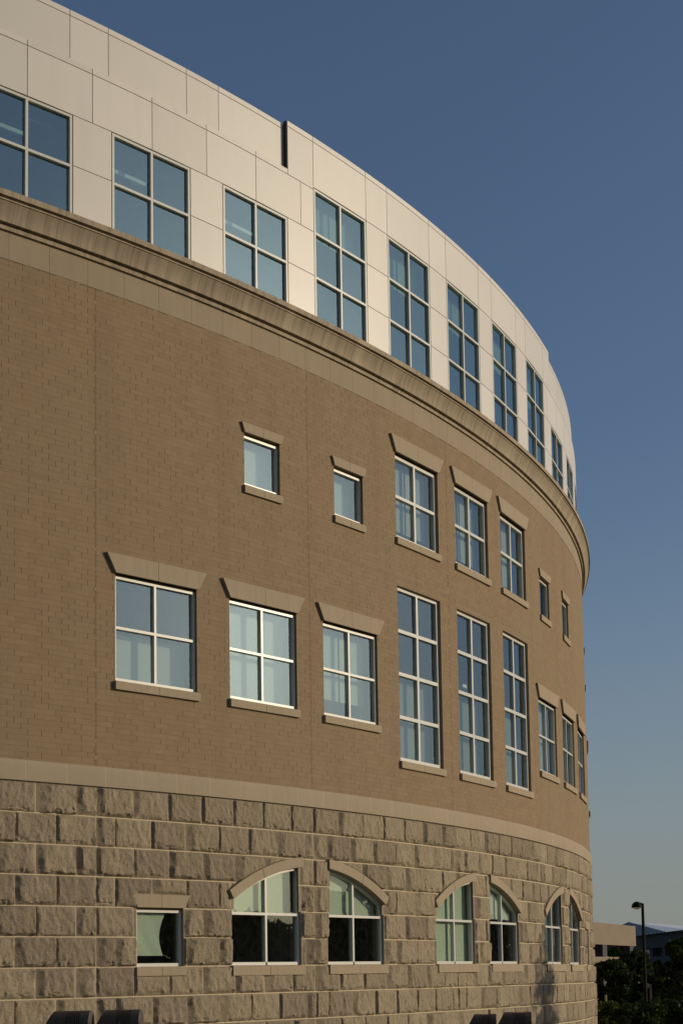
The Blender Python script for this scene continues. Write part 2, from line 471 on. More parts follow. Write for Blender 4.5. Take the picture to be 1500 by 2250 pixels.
# openings: (s0, s1, z0, z1)
brick_holes, stone_holes, arch_holes = [], [], []
for k in (5, 6, 7): brick_holes.append((col(k) - HW, col(k) + HW, 9.816, 11.751))
for k in (5, 6, 7): brick_holes.append((col(k) - HW, col(k) + HW, 4.817, 8.722))
for k in (2, 3, 4, 8, 9, 10, 12): brick_holes.append((col(k) - HW, col(k) + HW, 5.486, 7.447))
for k in (3, 4, 8, 9, 12): brick_holes.append((col(k) - HS, col(k) + HS, 9.776, 10.835))
for sg in (-1, 1):
    a, b = sorted((sg * 10.06, sg * 11.10)); stone_holes.append((a, b, 0.38, 1.44))

def wall(mb, s0, s1, z0, z1, holes, depth=0.30, step=0.33):
    sb = sorted(set([s0, s1] + [h[0] for h in holes] + [h[1] for h in holes]))
    zb = sorted(set([z0, z1] + [h[2] for h in holes] + [h[3] for h in holes]))
    ss = []
    for a, b in zip(sb[:-1], sb[1:]):
        m = max(1, int(math.ceil((b - a) / step)))
        ss += list(np.linspace(a, b, m + 1)[:-1])
    ss.append(sb[-1]); ss = np.array(ss)
    zs = np.array(zb)
    SS, ZZ = np.meshgrid(ss, zs)
    v = P(SS, ZZ, 0).reshape(-1, 3); uv = np.stack([SS, ZZ], -1).reshape(-1, 2)
    f = []; m = len(ss)
    for j in range(len(zs) - 1):
        zc = (zs[j] + zs[j + 1]) / 2
        hh = [h for h in holes if h[2] < zc < h[3]]
        for i in range(m - 1):
            sc = (ss[i] + ss[i + 1]) / 2
            if any(h[0] < sc < h[1] for h in hh): continue
            f.append((j * m + i, j * m + i + 1, (j + 1) * m + i + 1, (j + 1) * m + i))
    mb.add(v, f, uv)
    for (a, b, c, d) in holes:
        sq = np.linspace(a, b, 5)
        for s in (a, b):
            v = np.stack([P(s, c, 0), P(s, d, 0), P(s, d, -depth), P(s, c, -depth)])
            mb.add(v, [(0, 1, 2, 3)], [(s, c), (s, d), (s + depth, d), (s + depth, c)])
        for z in (c, d):
            v = np.concatenate([P(sq, z, 0), P(sq, z, -depth)])
            mb.add(v, [(i, i + 1, i + 6, i + 5) for i in range(4)], np.stack([np.tile(sq, 2), np.full(10, z)], -1))

mb = MB(); wall(mb, SL, SR, 3.90, 12.63, brick_holes); mb.build('brick_wall', M['brick'], bld, 25)
# smooth pier that carries on to the ground beyond the last stones
mb = MB(); mb.slab(13.02, SR, 0.36, 3.53, -0.2, 0.012); mb.build('pier', M['brick'], bld, 25)
# belt course
mb = MB(); mb.ring([(-0.05, 3.545), (0.055, 3.545), (0.055, 3.80), (0.045, 3.86), (0.02, 3.90), (-0.05, 3.915)], SL, SR)
mb.build('belt_course', M['belt'], bld, 30)
# frieze and cornice
mb = MB(); mb.ring([(-0.05, 12.628), (0.010, 12.628), (0.012, 13.135)], SL, SR); mb.build('frieze', M['band'], bld, 30)
cov = [(0.125 + 0.12 * (t ** 1.7), 13.232 + 0.315 * t) for t in np.linspace(0, 1, 7)]
prof = [(-0.05, 13.118), (0.060, 13.125), (0.060, 13.195), (0.035, 13.20), (0.035, 13.228)] + cov + \
       [(0.262, 13.552), (0.262, 13.578), (0.205, 13.583), (0.205, 13.618), (0.290, 13.622), (0.290, 13.725), (0.27, 13.735), (-0.35, 13.80)]
mb = MB(); mb.ring(prof, SL, SR); mb.build('cornice', M['cornice'], bld, 30)

# cream panels of the top storey
WW = 0.915
top_cols = list(range(-2, 16))
GAP = 0.0075
pan = MB()
def panel(a, b, c, d, off=-0.09, mbx=None):
    (mbx or pan).slab(a + GAP, b - GAP, c + GAP, d - GAP, off - 0.03, off, 0.34)
def edges(sel): return sorted([col(k) + e for k in sel for e in (-WW, WW)])
RS = 7.02
def is_high(k): return 4 <= k <= 8
for k in top_cols:
    a, b = col(k) + WW, col(k + 1) - WW
    if k == top_cols[-1]: break
    zt = 16.80 if (is_high(k) and is_high(k + 1)) else 15.81
    zz = [13.70, 14.85, 15.81] + ([16.80] if zt > 16 else [])
    for c, d in zip(zz[:-1], zz[1:]): panel(a, b, c, d)
    if is_high(k) and is_high(k + 1):
        panel(a, b, 16.80, 17.81); panel(a, b, 17.81, 17.935)
for k in top_cols:
    if is_high(k):
        panel(col(k) - WW, col(k) + WW, 16.80, 17.81); panel(col(k) - WW, col(k) + WW, 17.81, 17.935)
for sg in (-1, 1):
    # strip between raised end and the first tall window
    e = 6.223
    for (a, b, c, d) in ((e, 6.635, 15.81, 16.755), (e, RS, 16.755, 17.81), (e, RS, 17.81, 17.935)):
        aa, bb = sorted((sg * a, sg * b)); panel(aa, bb, c, d)
    # low fascia, split at half columns
    xs = [6.635] + [DL * j / 2 for j in range(6, 24)]
    for a, b in zip(xs[:-1], xs[1:]):
        aa, bb = sorted((sg * a, sg * b)); panel(aa, bb, 15.81, 16.755)
    xs = [RS] + [DL * j / 2 for j in range(6, 24)]
    for a, b in zip(xs[:-1], xs[1:]):
        aa, bb = sorted((sg * a, sg * b)); panel(aa, bb, 16.755, 16.875)
    xs = [RS + 0.0]
    for j in range(3, 10): xs += [DL * j - WW, DL * j + WW]
    xs = [x for x in xs if x >= RS]
    for a, b in zip(xs[:-1], xs[1:]):
        aa, bb = sorted((sg * a, sg * b)); panel(aa, bb, 16.70, 17.765, -0.19); panel(aa, bb, 17.765, 17.885, -0.19)
pan.build('metal_panels', M['panel'], bld, 30)
# backing seen in the joints, with openings
mb = MB()
def back(a, b, c, d, off=-0.102): mb.slab(a, b, c, d, off - 0.1, off, 0.34)
for k in top_cols[:-1]:
    back(col(k) + WW, col(k + 1) - WW, 13.70, 15.81)
    if is_high(k) and is_high(k + 1): back(col(k) + WW, col(k + 1) - WW, 15.81, 16.80)
for a, b in ((-RS, -6.223), (6.223, RS)): back(a, b, 15.81, 16.80)
for a, b in ((-30, -RS), (RS, 30)): back(a, b, 15.81, 16.87)
back(-RS + 0.002, RS - 0.002, 16.80, 17.925, -0.102)
for a, b in ((-30, -RS), (RS, 30)): back(a, b, 16.6, 17.875, -0.203)
mb.build('panel_backing', M['gap'], bld, 30)
for s in (-RS, RS):
    mb = MB(); mb.slab(s - 0.014, s + 0.014, 16.885, 17.93, -0.188, -0.105); mb.build('parapet_return', M['return_shade'], bld)
mb = MB()
ss = np.linspace(-30, 30, 160)
mb.add(np.concatenate([P(ss, 17.6, -0.5), P(ss, 17.6, -12)]), [(i, i + 1, i + 161, i + 160) for i in range(159)])
mb.build('roof', M['gap'], bld)

# rooms behind the glass
mb = MB()
for z0, z1 in ((-2.15, -2.05), (3.55, 3.85), (8.95, 9.25), (13.1, 13.5), (17.0, 17.2)):
    mb.slab(SL, SR, z0, z1, -7.0, -0.36, 1.0)
mb.slab(SL, SR, -2.1, 17.0, -7.2, -7.0, 1.0)
for s in [col(k) + DL / 2 for k in range(-3, 17, 2)]:
    mb.slab(s - 0.06, s + 0.06, -2.1, 17.0, -7.0, -0.36, 1.0)
mb.build('interior', M['interior'], bld)
def cl(*a):
    mb = MB(); mb.slab(*a); mb.build('ceiling_light', M['light'], bld)
for k in (0, 1, 2, 3):
    cl(col(k) - 0.85, col(k) + (0.30 if k == 3 else 0.16), 15.30, 15.375, -0.56, -0.50)
    cl(col(k) + 0.15, col(k) + 0.80, 15.70, 15.73, -0.62, -0.58)
cl(col(5) - 0.72, col(5) - 0.40, 7.10, 7.17, -0.5, -0.46)
cl(col(6) + 0.25, col(6) + 0.47, 7.08, 7.16, -0.5, -0.46)
cl(col(5) - 0.42, col(5) - 0.22, 5.20, 5.62, -0.42, -0.40)
cl(col(5) - 0.44, col(5) - 0.18, 4.86, 5.06, -0.42, -0.40)
# solid core so the far side is closed
mb = MB(); mb.slab(SR, SR + 130, -2.15, 17.5, -2.0, 0.0, 1.5); mb.build('rear_wall', M['brick'], bld, 30)

# ------------------------------------------------------------------ rock-faced base
rng = np.random.default_rng(7)
_tab = rng.random((256, 256))
def vnoise(x, y):
    xi, yi = np.floor(x).astype(int), np.floor(y).astype(int); fx, fy = x - xi, y - yi
    fx = fx * fx * (3 - 2 * fx); fy = fy * fy * (3 - 2 * fy)
    g_ = lambda a, b: _tab[a % 256, b % 256]
    return (g_(xi, yi) * (1 - fx) + g_(xi + 1, yi) * fx) * (1 - fy) + (g_(xi, yi + 1) * (1 - fx) + g_(xi + 1, yi + 1) * fx) * fy
def fbm(x, y, o=4):
    r, a, t = 0, 0.5, 0
    for _ in range(o):
        r = r + a * vnoise(x, y); t += a; a *= 0.55; x = x * 2.03 + 17.1; y = y * 2.03 + 9.7
    return r / t

# pointed half arches: circle through springing and crown
def circ(p, q, r):
    (x1, y1), (x2, y2), (x3, y3) = p, q, r
    d = 2 * (x1 * (y2 - y3) + x2 * (y3 - y1) + x3 * (y1 - y2))
    ux = ((x1**2 + y1**2) * (y2 - y3) + (x2**2 + y2**2) * (y3 - y1) + (x3**2 + y3**2) * (y1 - y2)) / d
    uy = ((x1**2 + y1**2) * (x3 - x2) + (x2**2 + y2**2) * (x1 - x3) + (x3**2 + y3**2) * (x2 - x1)) / d
    return ux, uy, math.hypot(x1 - ux, y1 - uy)
AW = 1.885
ACX, ACZ, ARR = circ((0, 0), (0.887, 0.447), (AW, 0.685))       # local: x from the outer jamb, z above springing
ASP = 1.645 - 0.385                                             # springing above the sill
def arch_z(x, extra=0.0):
    R_ = ARR + extra
    return ACZ + np.sqrt(np.maximum(R_ * R_ - (x - ACX) ** 2, 0))
arches = []   # (s_outer, direction) direction +1: crown at larger s
for cen in (-6.62, 0.03, 6.64):
    arches.append((cen - 0.40 - AW, 1)); arches.append((cen + 0.40 + AW, -1))

Z0A, ZSP = 0.385, 1.645
def jamb_ranges(): return [tuple(sorted((s0, s0 + d * AW))) for s0, d in arches]
st_v, st_f, st_tone, st_m, st_n = [], [], [], [], 0
course = 0.5265
def clear_dist(S, Z):
    """distance to the nearest opening or its dressed trim (negative inside)"""
    d = np.full(S.shape, 9.0)
    for s0, dr in arches:
        x = (S - s0) * dr
        up = np.hypot(S - (s0 + dr * ACX), Z - (ZSP + ACZ)) - (ARR + 0.17)
        inx = np.maximum(-x, x - AW) - 0.07 * ((x < 0) & (Z > ZSP - 0.03))
        d = np.minimum(d, np.maximum(inx, np.maximum(up, Z0A - 0.16 - Z)))
    for a, b, c, e in stone_holes:
        d = np.minimum(d, np.maximum(np.maximum(a - S, S - b), np.maximum(c - 0.16 - Z, Z - e - 0.25)))
    return d
def stone(a, b, c, d, fine=True):
    global st_n
    w, h = b - a, d - c
    if w < 0.03 or h < 0.03: return
    res = 0.024 if fine else 0.1
    ns, nz = max(3, int(w / res)), max(3, int(h / res))
    j = 0.010
    s = np.concatenate([[a, a + j], np.linspace(a + j + 0.008, b - j - 0.008, ns), [b - j, b]])
    z = np.concatenate([[c, c + j], np.linspace(c + j + 0.008, d - j - 0.008, nz), [d - j, d]])
    S, Z = np.meshgrid(s, z)
    seed = rng.random() * 200
    nn = lambda fx, fy, k: fbm(S * fx + seed + k * 13, Z * fy + seed * 1.7 + k * 7, 3)
    hf = fbm(S * 26 + seed, Z * 26 - seed, 2) - 0.5
    big_left = rng.random() < 0.55
    wl = ((0.07 + 0.10 * rng.random()) if big_left else (0.008 + 0.02 * rng.random())) * (0.25 + 1.5 * nn(1.5, 5, 1)) + 0.03 * hf
    wr = (0.012 + (0.09 if rng.random() < .25 else 0.02) * rng.random()) * (0.3 + 1.4 * nn(2, 6, 2)) + 0.008 * hf
    chip = rng.random() < 0.6
    wb = ((0.03 + 0.035 * rng.random()) if chip else 0.014) * (0.1 + 1.9 * nn(9, 2, 3)) + 0.02 * hf
    wt = (0.010 + 0.02 * rng.random()) * (0.3 + 1.4 * nn(6, 2, 4)) + 0.008 * hf
    q = lambda x: np.clip(x, 0, 1)
    w_ = lambda x: np.maximum(x, 0.010)
    e = np.minimum(np.minimum(q((S - a - j) / w_(wl)) ** 1.25, q((b - j - S) / w_(wr))), np.minimum(q((Z - c - j) / w_(wb)), q((d - j - Z) / w_(wt))))
    depth = (0.052 if big_left else 0.030) + 0.025 * rng.random()
    tx, tz = (rng.random() - 0.35) * (0.03 if big_left else 0.015), (rng.random() - 0.5) * 0.015
    body = depth + tx * (S - a) / w + tz * (Z - c) / h
    r1 = np.abs(2 * fbm(S * 6 + seed + Z * 1.5, Z * 2.4 - seed, 3) - 1)
    r2 = fbm(S * 20 + seed, Z * 9 + seed, 3)
    r3 = fbm(S * 47 + seed, Z * 30 + seed, 2)
    off = e * (body + 0.024 * (r1 - 0.3) + 0.024 * (r2 - 0.5) + 0.018 * (r3 - 0.5))
    pit = q((0.15 - (Z - c)) / 0.08) * q((fbm(S * 10 + seed, Z * 22, 3) - 0.56) * 9)
    off = off - e * 0.030 * pit
    cd = clear_dist(S, Z)
    off = off * (q(cd / 0.045) ** 0.7)
    off = np.maximum(off, 0)
    mort = np.zeros_like(S); mort[0, :] = mort[-1, :] = 1; mort[:, 0] = mort[:, -1] = 0.45
    mort[1, :] = mort[-2, :] = 0.5
    off = np.where(mort > 0, 0.0, off + 0.004)
    v = P(S, Z, off).reshape(-1, 3)
    m = S.shape[1]
    sc = (S[:-1, :-1] + S[1:, 1:]) / 2; zc = (Z[:-1, :-1] + Z[1:, 1:]) / 2
    keep = clear_dist(sc, zc) > -0.075
    ii, jj = np.nonzero(keep)
    base = st_n
    a0 = base + ii * m + jj
    st_f.append(np.stack([a0, a0 + 1, a0 + 1 + m, a0 + m], -1))
    st_v.append(v); st_m.append(mort.ravel())
    tone = rng.random() ** 1.3 if rng.random() > 0.15 else 0.0
    st_tone.append(np.full(v.shape[0], 1 - tone * 0.9)); st_n += v.shape[0]

cuts = [(h[0], h[1], Z0A, h[3]) for h in stone_holes] + [(a, b, Z0A, ZSP) for a, b in jamb_ranges()]
def stone_course(z0, z1, half, s0, s1, fine=True):
    L = 0.7767
    cj = [s0] + [x for x in np.arange(-11.94 - 5.308 * 6, 60, 5.308) if s0 + 0.05 < x < s1 - 0.05] + [s1]
    for a, b in zip(cj[:-1], cj[1:]):
        xs = [a]; x = a + (L / 2 if half else L)
        while x < b - 0.10: xs.append(x); x += L
        xs.append(b)
        for p, q_ in zip(xs[:-1], xs[1:]):
            segs = [(p, q_)]
            for (ha, hb, hc, hd) in cuts:
                if hc < (z0 + z1) / 2 + 0.02 and (z0 + z1) / 2 < hd + 0.1:
                    ns_ = []
                    for (u, w) in segs:
                        if hb <= u or ha >= w: ns_.append((u, w)); continue
                        if u < ha: ns_.append((u, ha))
                        if w > hb: ns_.append((hb, w))
                        if z1 > hd + 0.02: ns_.append((max(u, ha), min(w, hb)))
                    segs = ns_
            for u, w in segs: stone(u, w, z0, z1, fine)
zt = 3.540
rows = []
kx = 0
while zt > -EYE - 0.3:
    zb_ = zt - course
    rows.append((zb_, zt)); zt = zb_
for i, (zb_, zt_) in enumerate(rows):
    if zt_ > 0.4:
        stone_course(zb_, zt_, i % 2 == 1, -17.0, 13.02)
    elif zt_ > -1.3:
        stone_course(zb_, zt_, i % 2 == 1, -17.0, 19.0)
    else:
        stone_course(zb_, zt_, i % 2 == 1, -17.0, 19.0, False)
V = np.concatenate(st_v); F = np.concatenate(st_f)
me = bpy.data.meshes.new('stone_base')
me.vertices.add(len(V)); me.vertices.foreach_set('co', V.ravel())
me.loops.add(F.size); me.loops.foreach_set('vertex_index', F.ravel().astype(np.int32))
me.polygons.add(len(F)); me.polygons.foreach_set('loop_start', np.arange(0, F.size, 4, dtype=np.int32))
me.update(calc_edges=True)
for nm, arr in (('tone', np.concatenate(st_tone)), ('mortar', np.concatenate(st_m))):
    at_ = me.attributes.new(nm, 'FLOAT', 'POINT'); at_.data.foreach_set('value', arr.astype(np.float32))
me.materials.append(M['stone'])
me.shade_smooth(); me.set_sharp_from_angle(angle=math.radians(38))
me.validate()
sb = bpy.data.objects.new('stone_base', me); scene.collection.objects.link(sb); sb.parent = bld
# jambs, and plainer stone outside the pictured stretch
mb = MB()
for (a, b, c, d) in [(x[0], x[1], x[2], x[3]) for x in stone_holes]:
    for s in (a, b):
        mb = MB(); mb.slab(s - .02 * (s == a), s + .02 * (s == b), c - .1, d + .1, -0.3, 0.0); mb.build('jamb', M['trim'], bld)
    mb = MB(); sq = np.linspace(a, b, 4)
    for z in (c, d):
        mb = MB(); mb.slab(a, b, z - .02 * (z == c), z + .02 * (z == d), -0.3, -0.01); mb.build('jamb', M['trim'], bld)
for s0, dr in arches:
    for s, top in ((s0, ZSP), (s0 + dr * AW, ZSP + float(arch_z(AW)))):
        lo_ = (s == min(s0, s0 + dr * AW))
        mb = MB(); mb.slab(s - .02 * lo_, s + .02 * (not lo_), Z0A - .1, top, -0.3, 0.0); mb.build('jamb', M['trim'], bld)
mb = MB(); mb.slab(SL, -17.0, -2.4, 3.54, -0.2, 0.03, 0.6); mb.build('plain_base', M['trim'], bld, 30)
mb = MB(); mb.slab(19.0, SR, -2.4, 0.36, -0.2, 0.03, 0.6)
mb.build('plain_base', M['trim'], bld, 30)

# ------------------------------------------------------------------ windows: local x along the wall, -y outward, z up
FW = 0.052
def bars(mb, hw, h, rows_, mull, y0, y1):
    mb.box(-hw + .003, -hw + FW, y0, y1, .003, h - .003); mb.box(hw - FW, hw - .003, y0, y1, .003, h - .003)
    mb.box(-hw + FW, hw - FW, y0, y1 - .001, .003, FW + .012); mb.box(-hw + FW, hw - FW, y0, y1 - .001, h - FW, h - .003)
    if mull: mb.box(-FW / 2, FW / 2, y0 + .002, y1, FW + .012, h - FW)
    for z in rows_:
        for a, b in (((-hw + FW, -FW / 2), (FW / 2, hw - FW)) if mull else ((-hw + FW, hw - FW),)):
            mb.box(a, b, y0 + .001, y1, z - FW / 2, z + FW / 2)
def make_window(hw, h, rows_, mull, glass, front=0.062, lintel=None, sill=True, blind=None, depth=0.10, bmat='blind', fw=0.050):
    global FW
    FW = fw
    htop = h; h = h - (0.035 if lintel else 0.0)
    mb = MB(); bars(mb, hw, h, rows_, mull, front, front + depth)
    w = mb.build('window', M['frame'], None, scale=K)
    g_ = MB(); y = front + 0.060
    xs = [-hw + FW * .5, 0, hw - FW * .5] if mull else [-hw + FW * .5, hw - FW * .5]
    zs = [FW * .5] + list(rows_) + [h - FW * .5]
    for a, b in zip(xs[:-1], xs[1:]):
        for c, d in zip(zs[:-1], zs[1:]):
            # every pane sits a hair differently in its frame
            t1, t2 = (random.random() - .5) * .004, (random.random() - .5) * .004
            g_.add([(a, y + t1, c), (b, y - t1, c), (b, y - t1 + t2, d), (a, y + t1 + t2, d)], [(0, 1, 2, 3)])
    g_.build('pane', M[glass], w, scale=K)
    if lintel:
        hb, ht, e0, e1 = lintel      # height, overhang at foot and head
        L_ = MB()
        for sgn in (-1, 1):
            pl = [(sgn * 0.004, 0.0), (sgn * (hw + e0), 0.0), (sgn * (hw + e1), hb), (sgn * 0.004, hb)]
            if sgn < 0: pl = pl[::-1]
            L_.prism(pl, -0.046, 0.10)
        o = L_.build('lintel', M['trim'], w, scale=K); o.location = (0, 0, htop * K)
        U_ = MB(); U_.box(-hw + .004, hw - .004, front + .02, front + .1, h - .004, htop + .003); U_.build('head_closer', M['gap'], w, scale=K)
    if sill:
        S_ = MB()
        for sgn in (-1, 1):
            a, b = sorted((sgn * 0.004, sgn * (hw + 0.03)))
            S_.add([(a, -.052, -.165), (b, -.052, -.165), (b, .24, -.165), (a, .24, -.165), (a, -.052, -.012), (b, -.052, -.012), (b, .24, .002), (a, .24, .002)],
                   [(0, 3, 2, 1), (4, 5, 6, 7), (0, 1, 5, 4), (1, 2, 6, 5), (2, 3, 7, 6), (3, 0, 4, 7)])
        S_.build('sill', M['trim'], w, scale=K)
    if blind:
        B_ = MB()
        for (a, b, c, d) in blind:
            B_.box(a, b, 0.345, 0.352, c, d)
        B_.build('blind', M[bmat], w, scale=K)
    return w
def place(w, s, z, off=0.0, lab=None):
    p = P(s, z, off); w.location = Vector(p); w.rotation_euler = (0, 0, s / RAD + PSI0); w.parent = bld
    if lab: w['label'] = lab
    return w
random.seed(3)
H4 = 1.961
LIN = (0.345, 0, 0.015, 0.205)
# lower brick row
bl_full = [(-.85, .85, .05, 1.9)]
def part_blind(cov): return [(-.86, -.03, cov, 1.93), (.03, .86, cov, 1.93)]
variants = {2: [(-.88, .88, .03, .93)], 3: [(-.88, .88, .03, 1.95)], 4: part_blind(.42), 8: part_blind(.06), 9: part_blind(.06), 10: None, 12: None}
for k in (2, 3, 4, 8, 9, 10, 12):
    place(make_window(HW, H4, (H4 / 2,), True, 'glass_mid', lintel=LIN, blind=variants[k]), col(k), 5.486)
# tall middle windows
ft = make_window(HW, 3.905, fw=0.078, front=0.08, rows_=(0.99, 1.955, 2.92), mull=True, glass='glass_mid', bmat='blind_dim', blind=[(-.86, .86, .05, 1.9)])
for k in (5, 6, 7): place(ft if k == 5 else copy_tree(ft), col(k), 4.817)
# upper brick row
fu = make_window(HW, 1.935, (0.968,), True, 'glass_mid', fw=0.068, front=0.08, lintel=(0.36, 0, 0.015, 0.205), blind=[(-.86, -.03, .3, 1.9), (.03, .86, .3, 1.9)])
for k in (5, 6, 7): place(fu if k == 5 else copy_tree(fu), col(k), 9.816)
fs = make_window(HS, 1.059, (), False, 'glass_mid', lintel=(0.19, 0, 0.012, 0.09), blind=[(-.47, .47, .03, 1.03)])
fs2 = make_window(HS, 1.059, (), False, 'glass_mid', lintel=(0.19, 0, 0.012, 0.09))
for k in (3, 4, 8, 9, 12):
    place({3: fs, 8: fs2}.get(k) or copy_tree(fs if k == 4 else fs2), col(k), 9.776)
# top storey, set almost flush
fl = make_window(WW - .012, 15.80 - 13.86, (0.97,), True, 'glass_up', front=0.012, sill=False, depth=0.09)
fh = make_window(WW - .012, 16.79 - 13.86, (0.975, 1.95), True, 'glass_up', front=0.012, sill=False, depth=0.09,
                 blind=[(-.86, -.03, 2.05, 2.9), (.03, .86, 2.05, 2.9)])
first = {}
for k in top_cols:
    hi = is_high(k); src = fh if hi else fl
    w = src if hi not in first else copy_tree(src); first[hi] = 1
    place(w, col(k), 13.86, -0.09)
# square windows in the stone
sq_ = make_window(0.52, 1.06, (), False, 'glass_low', lintel=(0.235, 0, 0.012, 0.12), blind=None)
sw2 = copy_tree(sq_)
place(sw2, 10.58, 0.38)
B_ = MB()
nx, nz = 14, 10
vv, ff = [], []
for jz in range(nz + 1):
    for ix in range(nx + 1):
        tz_ = jz / nz
        xr = 0.18 + 0.12 * tz_ ** 2 - 0.10 * math.sin(tz_ * 3.0)
        x = -.50 + (xr + .50) * ix / nx
        vv.append((x, .18 + .006 * math.sin(ix * .8 + jz * .9) * (1 - .3 * tz_), .20 + .84 * tz_))
for jz in range(nz):
    for ix in range(nx):
        a = jz * (nx + 1) + ix; ff.append((a, a + 1, a + nx + 2, a + nx + 1))
B_.add(vv, ff); B_.build('curtain', M['blind_green'], sq_, smooth=60, scale=K)
place(sq_, -10.58, 0.38)
# arched windows
def arch_window(dr, blinds):
    """local x from -AW/2..AW/2, outer jamb at x=-dr*AW/2"""
    X = lambda x: dr * (x - AW / 2)
    def strip(mb, xs, lo, hi, y0, y1):
        v, f = [], []
        for x in xs:
            for zz in (lo(x), hi(x)):
                for y in (y0, y1): v.append((X(x) if not isinstance(x, tuple) else 0, y, zz))
        for i in range(len(xs) - 1):
            a = i * 4; b = a + 4
            for q1, q2 in ((0, 1), (1, 3), (3, 2), (2, 0)):
                f.append((a + q1, a + q2, b + q2, b + q1))
        f.append((0, 2, 3, 1)); n_ = (len(xs) - 1) * 4; f.append((n_, n_ + 1, n_ + 3, n_ + 2))
        mb.add(v, f)
    global FW
    FW = 0.050
    mb = MB(); y0, y1 = 0.065, 0.165
    za = lambda x: ASP + float(arch_z(x))
    xs = list(np.linspace(0.004, AW - .004, 22))
    strip(mb, xs, lambda x: za(x) - .062, lambda x: za(x) - .004, y0, y1)
    def vbar(x0, x1, zb, zt0, zt1, ya):
        a, b = X(x0), X(x1)
        mb.add([(a, ya, zb), (b, ya, zb), (b, y1, zb), (a, y1, zb), (a, ya, zt0), (b, ya, zt1), (b, y1, zt1), (a, y1, zt0)],
               [(0, 1, 2, 3), (4, 5, 6, 7), (0, 1, 5, 4), (1, 2, 6, 5), (2, 3, 7, 6), (3, 0, 4, 7)])
    vbar(.004, FW, .003, za(.004) - .06, za(FW) - .06, y0 + .001)
    vbar(AW - FW, AW - .004, .003, za(AW - FW) - .06, za(AW) - .06, y0 + .001)
    c = AW / 2 + .03
    vbar(c - FW / 2, c + FW / 2, .06, za(c - FW / 2) - .06, za(c + FW / 2) - .06, y0 + .002)
    for zz, hh in ((.003, .06), (.965, .052)):
        vbar(FW, c - FW / 2, zz, zz + hh, zz + hh, y0 + .003); vbar(c + FW / 2, AW - FW, zz, zz + hh, zz + hh, y0 + .003)
    w = mb.build('window', M['frame'], None, scale=K)
    g_ = MB()
    for (p, q_) in ((.02, c), (c, AW - .02)):
        t1 = (random.random() - .5) * .004
        g_.add([(X(p), .125 + t1, .02), (X(q_), .125 - t1, .02), (X(q_), .125 - t1, .99), (X(p), .125 + t1, .99)], [(0, 1, 2, 3)])
        xs2 = np.linspace(p, q_, 8); t1 = (random.random() - .5) * .004
        v = [(X(x), .125 + t1, .99) for x in xs2] + [(X(x), .125 + t1, max(1.0, za(x) - .03)) for x in xs2]
        g_.add(v, [(i, i + 1, i + 9, i + 8) for i in range(7)])
    g_.build('pane', M['glass_low'], w, scale=K)
    # dressed arch trim, two stones
    T_ = MB()
    a0 = math.atan2(0 - ACZ, 0 - ACX); a1 = math.atan2(arch_z(AW) - ACZ, AW - ACX)
    am = (a0 + a1) / 2 + 0.02
    for (p, q_) in ((a0, am + .0012), (am - .0012, a1)):
        n_ = 12; v, f = [], []
        for i in range(n_ + 1):
            a_ = p + (q_ - p) * i / n_
            for rr in (ARR - .006, ARR + .185):
                x_, z_ = ACX + rr * math.cos(a_), ACZ + rr * math.sin(a_)
                if q_ == a1 and i == n_:
                    x_ = AW; z_ = float(arch_z(AW, rr - ARR))
                for y_ in (-.070, .12): v.append((X(x_), y_, z_ + ASP))
        for i in range(n_):
            a_ = i * 4; b_ = a_ + 4
            for q1, q2 in ((0, 1), (1, 3), (3, 2), (2, 0)): f.append((a_ + q1, a_ + q2, b_ + q2, b_ + q1))
        f.append((0, 2, 3, 1)); f.append((n_ * 4, n_ * 4 + 1, n_ * 4 + 3, n_ * 4 + 2))
        T_.add(v, f)
    T_.build('arch_trim', M['trim'], w, scale=K)
    S_ = MB()
    for sgn in (-1, 1):
        a, b = sorted((sgn * 0.004, sgn * (AW / 2 + 0.035)))
        S_.box(a, b, -.075, .22, -.19, -.004)
    S_.build('sill', M['trim'], w, scale=K)
    B_ = MB()
    for (p, q_, zb, zt_) in blinds:
        xs2 = np.linspace(p, q_, 8)
        tops = [min(zt_, za(x)) for x in xs2]
        v = [(X(x), .23, zb) for x in xs2] + [(X(x), .23, max(zb, t_)) for x, t_ in zip(xs2, tops)] + \
            [(X(x), .24, zb) for x in xs2] + [(X(x), .24, max(zb, t_)) for x, t_ in zip(xs2, tops)]
        B_.add(v, [(i, i + 1, i + 9, i + 8) for i in range(7)] + [(i + 16, i + 24, i + 25, i + 17) for i in range(7)] + [(i, i + 16, i + 17, i + 1) for i in range(7)])
    if blinds:
        for (p, q_, zb, zt_) in blinds:
            a, b = sorted((X(p), X(q_))); B_.box(a, b, .22, .25, zb - .05, zb - .002)
        B_.build('blind', M['blind_green'], w, scale=K)
    return w
full = [(.05, AW - .05, .02, 3)]
bspec = [[(.05, AW - .05, 1.06, 3)], [(.05, AW - .05, 1.08, 3)], full, [(.05, AW - .05, 1.14, 3)], None, None]
for (s0, dr), bs in zip(arches, bspec):
    place(arch_window(dr, bs or []), s0 + dr * AW / 2, Z0A)

